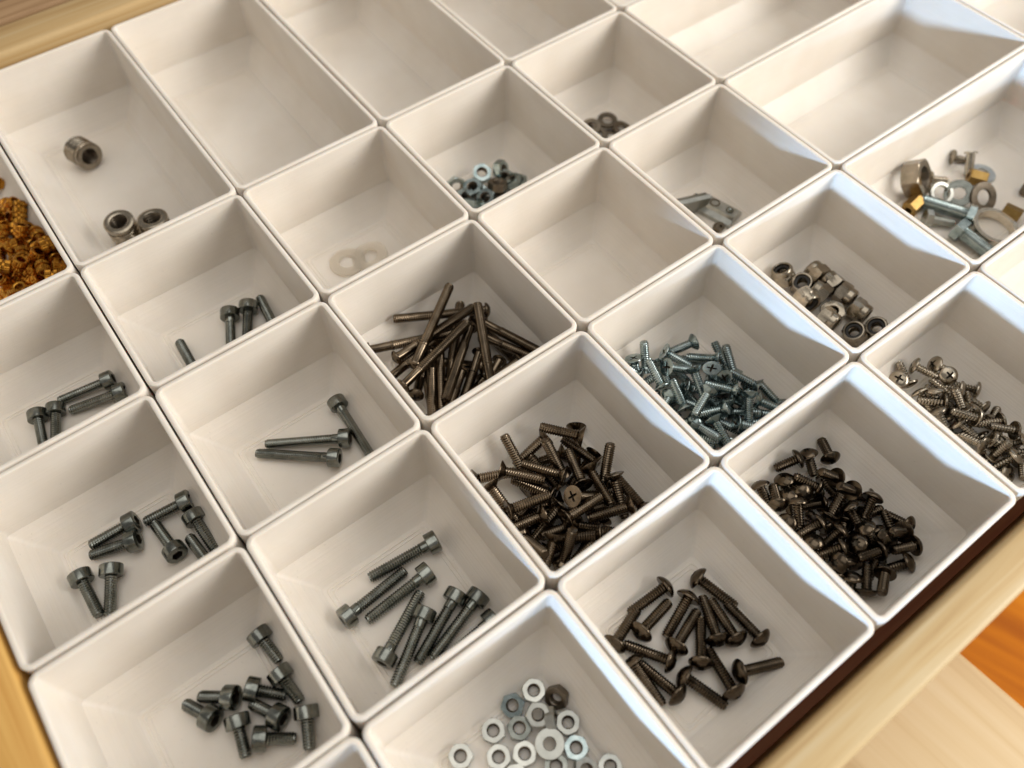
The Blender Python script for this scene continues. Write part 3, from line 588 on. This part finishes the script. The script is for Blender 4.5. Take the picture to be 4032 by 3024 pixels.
def thing_box(name, label, cat, x0, x1, y0, y1, z0, z1, mt, bev, rz=0, kind=None):
    bm = bmesh.new()
    cxm, cym = (x0 + x1) / 2, (y0 + y1) / 2
    box(bm, x0 - cxm, x1 - cxm, y0 - cym, y1 - cym, z0 - z1, 0, bev)
    o = link(name, finish(bm, name, mt, 40))
    o.location = Vector((cxm, cym, z1)) * MM
    o.rotation_euler.z = R(rz)
    return tag(o, label, cat, None, kind)
thing_box('wooden_board', 'brown coarse grained board behind the pale back rail, top left', 'board', -420, 700, 146, 420, -25, 2.5, 'board', 2)
thing_box('wooden_plank', 'pale blurred birch plank below the drawer, bottom right corner', 'plank', -40, 206, -520, -150, -138, -120, 'plank', 2, 5)
thing_box('floor', None, None, -2500, 3000, -3000, 2500, -520, -500, 'orange', 0, 20, 'structure')

# ---------------------------------------------------------------- fasteners in the bins
def unpack(s):
    out = []
    for r_ in s.split(';'):
        f = r_.split()
        if f: out.append([float(x) for x in f])
    return out

fx = cam_d.lens / cam_d.sensor_width * 4032
def pixel(p):
    d_ = Vector(p) - CAM
    z = -d_.dot(cz)
    return Vector((2016 + fx * d_.dot(cx) / z, 1512 - fx * d_.dot(cy) / z))

DIRS = ['right', 'lower right', 'bottom', 'lower left', 'left', 'upper left', 'top', 'upper right']
ORD = ['leftmost', 'second from left', 'third from left', 'fourth from left', 'fifth from left', 'sixth from left', 'seventh from left', 'eighth from left', 'ninth from left', 'tenth from left']
COUNT = ['second', 'third', 'fourth', 'fifth', 'sixth', 'seventh', 'eighth', 'ninth', 'tenth', 'eleventh', 'twelfth', 'thirteenth', 'fourteenth']
ROWS5 = ['top edge', 'upper part', 'middle', 'lower part', 'bottom edge']
COLS5 = ['far left', 'left', 'centre', 'right', 'far right']

def label_all(items, look, where, axis_word='head'):
    """items: (object, position, +Z axis, half length).  Gives each its own true label from how and where it lies."""
    P = []
    for o, p, ax_, hl in items:
        a, b_ = pixel(Vector(p) + ax_ * hl), pixel(Vector(p) - ax_ * hl)
        view = (CAM - Vector(p)).normalized().dot(ax_)
        P.append((o, (a + b_) / 2, a - b_, view))
    n = len(P)
    xs = sorted(q[1].x for q in P)
    ys = sorted(q[1].y for q in P)
    labs = []
    for o, c, d_, view in P:
        k = int(round(math.degrees(math.atan2(d_.y, d_.x)) / 45)) % 8
        if axis_word == 'head':
            dr = 'head facing the viewer' if view > .8 else 'tip facing the viewer' if view < -.8 else 'head to ' + DIRS[k]
        elif axis_word == 'hole':
            dr = 'lying flat' if ax_up(o) > .93 else 'standing on edge' if ax_up(o) < .35 else 'tilted'
        else:
            dr = 'opening upward' if ax_up(o, False) > .7 else 'upside down' if ax_up(o, False) < -.7 else 'lying, collar to ' + DIRS[k]
        if n <= 10:
            labs.append('%s %s, %s, %s' % (look, where, ORD[xs.index(c.x)], dr))
        else:
            row = min(4, ys.index(c.y) * 5 // n)
            col = min(4, xs.index(c.x) * 5 // n)
            labs.append('%s, %s of %s, %s, %s' % (look, ROWS5[row], where, COLS5[col], dr))
    for l in set(labs):
        idx = sorted([i for i in range(n) if labs[i] == l], key=lambda i: P[i][1].y)
        if len(idx) > 1:
            suf = {2: ['upper one', 'lower one'], 3: ['upper one', 'middle one', 'lower one']}.get(len(idx)) or ['topmost'] + [w_ + ' down' for w_ in COUNT[:len(idx) - 2]] + ['lowest']
            for j, i in enumerate(idx): labs[i] = l + ', ' + suf[j]
    for (o, *_), l in zip(P, labs): o['label'] = l

def ax_up(o, absolute=True):
    z = (o.rotation_quaternion @ Vector((0, 0, 1))).z
    return abs(z) if absolute else z

protos = {}
REG = {}
def instance(kind, builder):
    if kind not in protos:
        protos[kind] = builder()
        return protos[kind]
    return copy_tree(protos[kind])

def single(name, me):
    return lambda: link(name, me())

def locknut():
    body, ny = locknut_parts()
    o = link('lock_nut', body)
    p = link('bore_shade_ring', ny, o)
    p.location.z = 1.15 * MM
    return o

def fill(key, kind, look, where, group, cat, builder, half, axis_word='head'):
    items = []
    for i, row in enumerate(unpack(DATA[key])):
        o = instance(kind, builder)
        put(o, row[:3], Quaternion(row[3:7]))
        tag(o, None, cat, group)
        REG[o.name] = (key, i)
        ax_ = Quaternion(row[3:7]) @ Vector((0, 0, 1))
        items.append((o, Vector(row[:3]) - ax_ * half[1], ax_, half[0]))
    label_all(items, look, where, axis_word)

def screws(key, kind, look, where, group):
    L = SPEC[kind][1]
    fill(key, kind, look, where, group, 'screw', lambda: make_screw(kind), ((L + 2) / 2, (L - 2) / 2))

screws('S1', 'sock20', 'zinc cap screw', 'in the eight screw bin', 'long cap screws in the lower middle bin')
screws('S2', 'sock8', 'short cap screw', 'in the lower left bin', 'short cap screws in the lower left bin')
screws('S3', 'sock12', 'medium cap screw', 'in the left rail bin', 'medium cap screws in the bin by the left rail')
screws('S4', 'sock16', 'cap screw', 'in front of the brass heap', 'cap screws in front of the brass inserts')
screws('S5', 'sock20', 'half hidden cap screw', 'in front of the inserts', 'half hidden cap screws')
screws('S6', 'sock25', 'longest cap screw', 'in the three screw bin', 'longest cap screws, three in a bin')
screws('P', 'pan12', 'pan head screw', 'its bin', 'dark pan head screws spread on a bin floor')
screws('CSK', 'csk14', 'browned countersunk screw', 'its heap', 'browned countersunk screws heaped in a bin')
screws('LONG', 'long34', 'long browned screw', 'its heap', 'long browned machine screws heaped in a bin')
screws('ZINC', 'zcsk11', 'bluish countersunk screw', 'its heap', 'bluish zinc countersunk screws heaped in a bin')
screws('PAN', 'pan7', 'stubby pan screw', 'its heap', 'short dark pan head screws heaped in a bin')
screws('TAP', 'tap8', 'small tapping screw', 'its heap', 'small self tapping screws heaped in a bin')
fill('LOCK', 'lock', 'round lock nut', 'its bin', 'collared lock nuts in a bin', 'nut', locknut, (3, 1), 'collar')
NUTZ = [nut_mesh('hex_nut', 7.2, 3.2, 2.0, 'zinc'), nut_mesh('hex_nut', 7.0, 3.2, 2.0, 'dull')]
fill('NUTS', 'nut4', 'small zinc nut', 'its cluster', 'small nuts clustered in a bin', 'nut', single('hex_nut', lambda: NUTZ[0]), (.5, 0), 'hole')
for o in list(C.objects):
    if REG.get(o.name) == ('NUTS', 2):
        o.data = NUTZ[1]
        o['label'] = 'the only brown nut among the small zinc nuts in their cluster'
fill('WASH', 'washer9', 'dark washer', 'in its bin corner', 'dark washers in a bin corner', 'washer', single('washer', lambda: ring_mesh('washer', 4.4, 2.2, 1.0, 'dull')), (.5, 0), 'hole')
fill('BRASS', 'brass', 'brass insert', 'its heap', 'brass inserts heaped in a bin', 'insert', single('threaded_insert', brass_mesh), (1, 0), 'hole')

# bright hex nuts, lower middle
NB = {m_: nut_mesh('hex_nut', 6.1, 2.6, 1.6, m_) for m_ in ('bright', 'zinc', 'dull', 'steel')}
F = FLOOR + 1.26
up = (0, 0, 1)
nuts = [
 (44.5, -193.4, F, up, 'bright', 'bright flat nut, topmost one in the photo, in its corner of the bin'),
 (37.4, -193.0, F + .5, (-.25, -.1, 1), 'zinc', 'bluish grey nut tilted left, upper left of the nut group'),
 (48.6, -198.8, F + 1.1, (-.7, -.25, .75), 'dull', 'brown nut leaning on edge, right of the topmost bright nut'),
 (41.2, -199.4, F + 2.9, (-.12, -.25, 1), 'bright', 'bright nut raised on others just below the topmost nut'),
 (29.0, -195.1, F, up, 'bright', 'bright flat nut left of the stacked pair, upper row of the group'),
 (35.2, -198.9, F, up, 'steel', 'greyer flat nut partly under the raised nut below the topmost'),
 (46.9, -205.9, F, up, 'bright', 'bright flat nut at the right side, below the brown nut'),
 (18.0, -195.0, F, up, 'bright', 'bright flat nut farthest left, lying apart from the group'),
 (26.2, -201.4, F, up, 'bright', 'bright flat nut in the lower row, next after the leftmost'),
 (32.4, -205.0, F, up, 'bright', 'bright flat nut directly left of the tilted washer nut'),
 (44.6, -212.3, F, up, 'zinc', 'bluish flat nut right of the tilted washer nut'),
 (37.3, -212.6, F, up, 'steel', 'grey flat nut partly under the tilted washer nut'),
 (43.0, -218.2, F + 1.4, (.1, -.25, 1), 'bright', 'bright nut raised at the bottom edge of the photo'),
 (49.0, -221.5, F, up, 'bright', 'bright flat nut farthest right at the bottom edge'),
 (43.6, -202.6, F + 1.6, (.8, -.5, .25), 'bright', 'bright nut on edge squeezed behind the raised nut'),
 (27.0, -208.2, F, up, 'bright', 'bright nut cut off at the bottom edge, left of the rest'),
]
for x, y, z, ax_, m_, lab in nuts:
    o = link('hex_nut', NB[m_])
    put(o, (x, y, z), axis_quat(ax_, rnd.random() * 6))
    tag(o, lab, 'nut', 'hex nuts in the bottom bin')
o = tag(link('flange_nut', None or ring_mesh('flange', 4.1, 1.75, .9, 'bright')), 'bright wide washer nut tilted on top of the hex nuts', 'nut', 'hex nuts in the bottom bin')
put(o, (39.2, -207.3, F + 2.5), axis_quat((-.05, -.16, 1)))
p = link('nut_collar', ring_mesh('collar', 2.9, 1.75, 1.4, 'dull', .3), o)
p.location.z = -1.0 * MM

# two clear washers
for x, y, z, ax_, lab in ((84.6, -22.8, FLOOR + .65, up, 'clear plastic washer on the empty bin floor, left of two'), (93.0, -26.0, FLOOR + 1.4, (-.16, .05, 1), 'clear plastic washer overlapping the other, right of two')):
    o = tag(link('washer', ring_mesh('clear_washer', 7.0, 3.0, 1.1, 'clear', .3)), lab, 'washer', 'clear washers')
    put(o, (x, y, z), axis_quat(ax_))

# three chunky inserts
ib, ibore = wood_insert_parts()
for x, y, z, ax_, lab in ((25.0, 92.0, FLOOR + 5.9, (2.6, -8.7, .9), 'nickel threaded insert lying alone, its open end towards the lower right'),
                          (21.4, 41.4, FLOOR + 5.1, (-.05, -.12, 1), 'dark threaded insert standing upright, left of the touching pair'),
                          (32.2, 34.4, FLOOR + 5.1, (.05, .08, 1), 'threaded insert standing upright, right of the touching pair')):
    o = tag(link('threaded_insert', ib), lab, 'insert', 'chunky threaded inserts')
    link('threaded_bore', ibore, o)
    put(o, (x, y, z), axis_quat(ax_, rnd.random() * 6))

# slot nuts
def slot_nut(lab, loc, rz, tilt):
    bm = bmesh.new()
    pr = [(-5, -2.2), (5, -2.2), (5, -.4), (3.1, .9), (2.4, 2.2), (-2.4, 2.2), (-3.1, .9), (-5, -.4)]
    loft(bm, [[(x, y, z) for x, z in pr] for y in (-8, 8)], True, True)
    o = tag(link('slot_nut', finish(bm, 'slot_nut', 'bright', 25)), lab, 'nut', 'grey slot nuts')
    b2 = bmesh.new()
    bmesh.ops.create_uvsphere(b2, u_segments=16, v_segments=10, radius=1.7 * MM)
    p = link('spring_ball', finish(b2, 'spring_ball', 'steel', 60), o)
    p.location = Vector((0, -4.6, 2.1)) * MM
    p = link('threaded_hole', ring_mesh('hole', 2.1, 1.5, .5, 'dull', .1), o)
    p.location = Vector((0, 2.2, 2.25)) * MM
    o.rotation_euler = (0, R(tilt), R(rz))
    o.location = Vector(loc) * MM
slot_nut('grey slot nut with a round spring ball, lying flat on the bin floor', (218.6, -90.5, FLOOR + 2.25), 14, 0)
slot_nut('grey slot nut tipped on its side, showing as a pale bar', (208.5, -82.5, FLOOR + 4.6), 70, 78)
bm = bmesh.new()
loft(bm, [ring(18, hexr(1.5), 1.2), ring(18, hexr(1.5), 2.5), ring(18, 1.8, 2.5)] + thread_loops(2.3, -2.5, 2.0, .7, .25, 18, 4, .4), True, True)
o = tag(link('set_screw', finish(bm, 'set_screw', 'dull', 40)), 'tiny dark set screw in front of the grey slot nuts', 'screw')
put(o, (211.0, -98.0, FLOOR + 3), axis_quat((-.3, -.5, .8)))

# mixed hardware in the wide bin
MX = 'mixed hardware in the wide bin'
o = tag(link('hex_nut', nut_mesh('hex_nut', 13.6, 7.0, 4.3, 'nickel')), 'large nickel hex nut standing on edge, left of the mixed hardware', 'nut', MX)
put(o, (289.8, -129.8, FLOOR + 7.9), axis_quat((.3, -.75, .6), R(30)))
def lay(kind, lab, head, tip):
    o = copy_tree(protos[kind])
    tag(o, lab, 'screw', MX)
    put(o, head, axis_quat(Vector(head) - Vector(tip), 1.0))
lay('tap8', 'small brass toned screw lying right of the large hex nut', (300.4, -131.0, FLOOR + 2.7), (308.2, -136.7, FLOOR + 1.3))
def bolt(lab, head, tip, L, r, af, hh, mt):
    hm, sm = hex_bolt_parts('bolt', L, r, af, hh, mt)
    o = tag(bpy.data.objects.new('hex_bolt', None), lab, 'bolt', MX)
    C.objects.link(o)
    link('head', hm, o)
    link('threaded_shank', sm, o)
    put(o, head, axis_quat(Vector(head) - Vector(tip), .4))
bolt('long greenish zinc bolt across the middle of the mixed hardware', (293.4, -153.4, FLOOR + 4.6), (286.4, -137.4, FLOOR + 3.6), 17.5, 2.9, 8.0, 2.8, 'zinc')
bolt('greenish bolt pointing to the front wall, left of the large ring', (284.4, -158.6, FLOOR + 4.4), (285.2, -174.0, FLOOR + 3.0), 16.5, 2.9, 8.4, 3.4, 'zinc')
bolt('small pale hex bolt lying below the long greenish bolt', (281.4, -146.0, FLOOR + 3.2), (288.1, -152.9, FLOOR + 2.4), 9.5, 1.8, 6.4, 2.6, 'bright')
for ro, ri, h, mt, loc, ax_, gap, lab in (
   (5.6, 3.0, .9, 'bright', (322.6, -141.4, FLOOR + .5), up, 0, 'flat pale zinc washer behind the upright rivet'),
   (4.7, 3.2, 1.7, 'bright', (294.6, -140.0, FLOOR + 4.8), (-.25, -.45, .8), .35, 'split spring washer leaning beside the large hex nut'),
   (5.6, 2.6, .9, 'steel', (301.4, -144.0, FLOOR + 3.9), (-.55, -.1, .8), 0, 'shiny steel washer leaning left of the brown washer'),
   (6.2, 3.2, 1.2, 'dull', (306.6, -151.6, FLOOR + 4.6), (-.15, -.62, .75), 0, 'brown matt washer leaning in the middle of the mixed hardware'),
   (9.3, 7.4, 4.0, 'ringmetal', (298.1, -163.9, FLOOR + 2.4), (.05, -.1, 1), 0, 'large open pale gold ring at the front of the mixed hardware')):
    o = tag(link('metal_ring' if ro > 8 else 'washer', ring_mesh('washer', ro, ri, h, mt, .15, gap, 44, 1.0 if gap else 0)), lab, 'ring' if ro > 8 else 'washer', MX)
    put(o, loc, axis_quat(ax_))
for loc, ax_, lab in (((314.6, -143.0, FLOOR + 4.0), (3.7, -5.5, -.4), 'brass spacer tipped against the upright rivet'),
                      ((310.0, -163.4, FLOOR + 2.7), (1.7, -7, 0), 'brass spacer lying right of the large ring'),
                      ((282.6, -136.8, FLOOR + 2.7), (6, 0.6, .8), 'brass spacer half under the large hex nut')):
    bm = bmesh.new()
    n = 24
    loft(bm, [ring(n, 1.4, -2.2), ring(n, 1.4, 3.4), ring(n, 1.7, 3.5), ring(n, lambda a: hexr(6.0)(a) - .3, 3.5), ring(n, hexr(6.0), 3.2), ring(n, hexr(6.0), -3.2), ring(n, lambda a: hexr(6.0)(a) - .3, -3.5), ring(n, 1.4, -3.5), ring(n, 1.4, -2.3)])
    o = tag(link('brass_spacer', finish(bm, 'brass_spacer', 'dull_brass', 25)), lab, 'spacer', MX)
    put(o, loc, axis_quat(ax_, .5))
bm = bmesh.new()
n = 24
loft(bm, [ring(n, 2.6, 0), ring(n, 2.6, .5), ring(n, 2.3, .9), ring(n, 1.9, .9), ring(n, 1.75, .7), ring(n, 1.75, -8.5), ring(n, 1.3, -8.8)], True, True)
o = tag(link('rivet', finish(bm, 'rivet', 'ringmetal', 30)), 'nickel rivet with a small flange, leaning upright behind a brass spacer', 'rivet', MX)
put(o, (320.0, -134.0, FLOOR + 7.6), axis_quat((3.0, 4.6, 6.2)))
lay('tap8', 'dark screw lying behind the upright rivet', (318.4, -128.8, FLOOR + 2.7), (324.0, -134.0, FLOOR + 1.4))
o = copy_tree(bpy.data.objects['set_screw'])
tag(o, 'dark set screw alone at the right edge of the mixed hardware', 'screw', MX)
put(o, (327.5, -158.6, FLOOR + 2.0), axis_quat((1, .3, 0)))
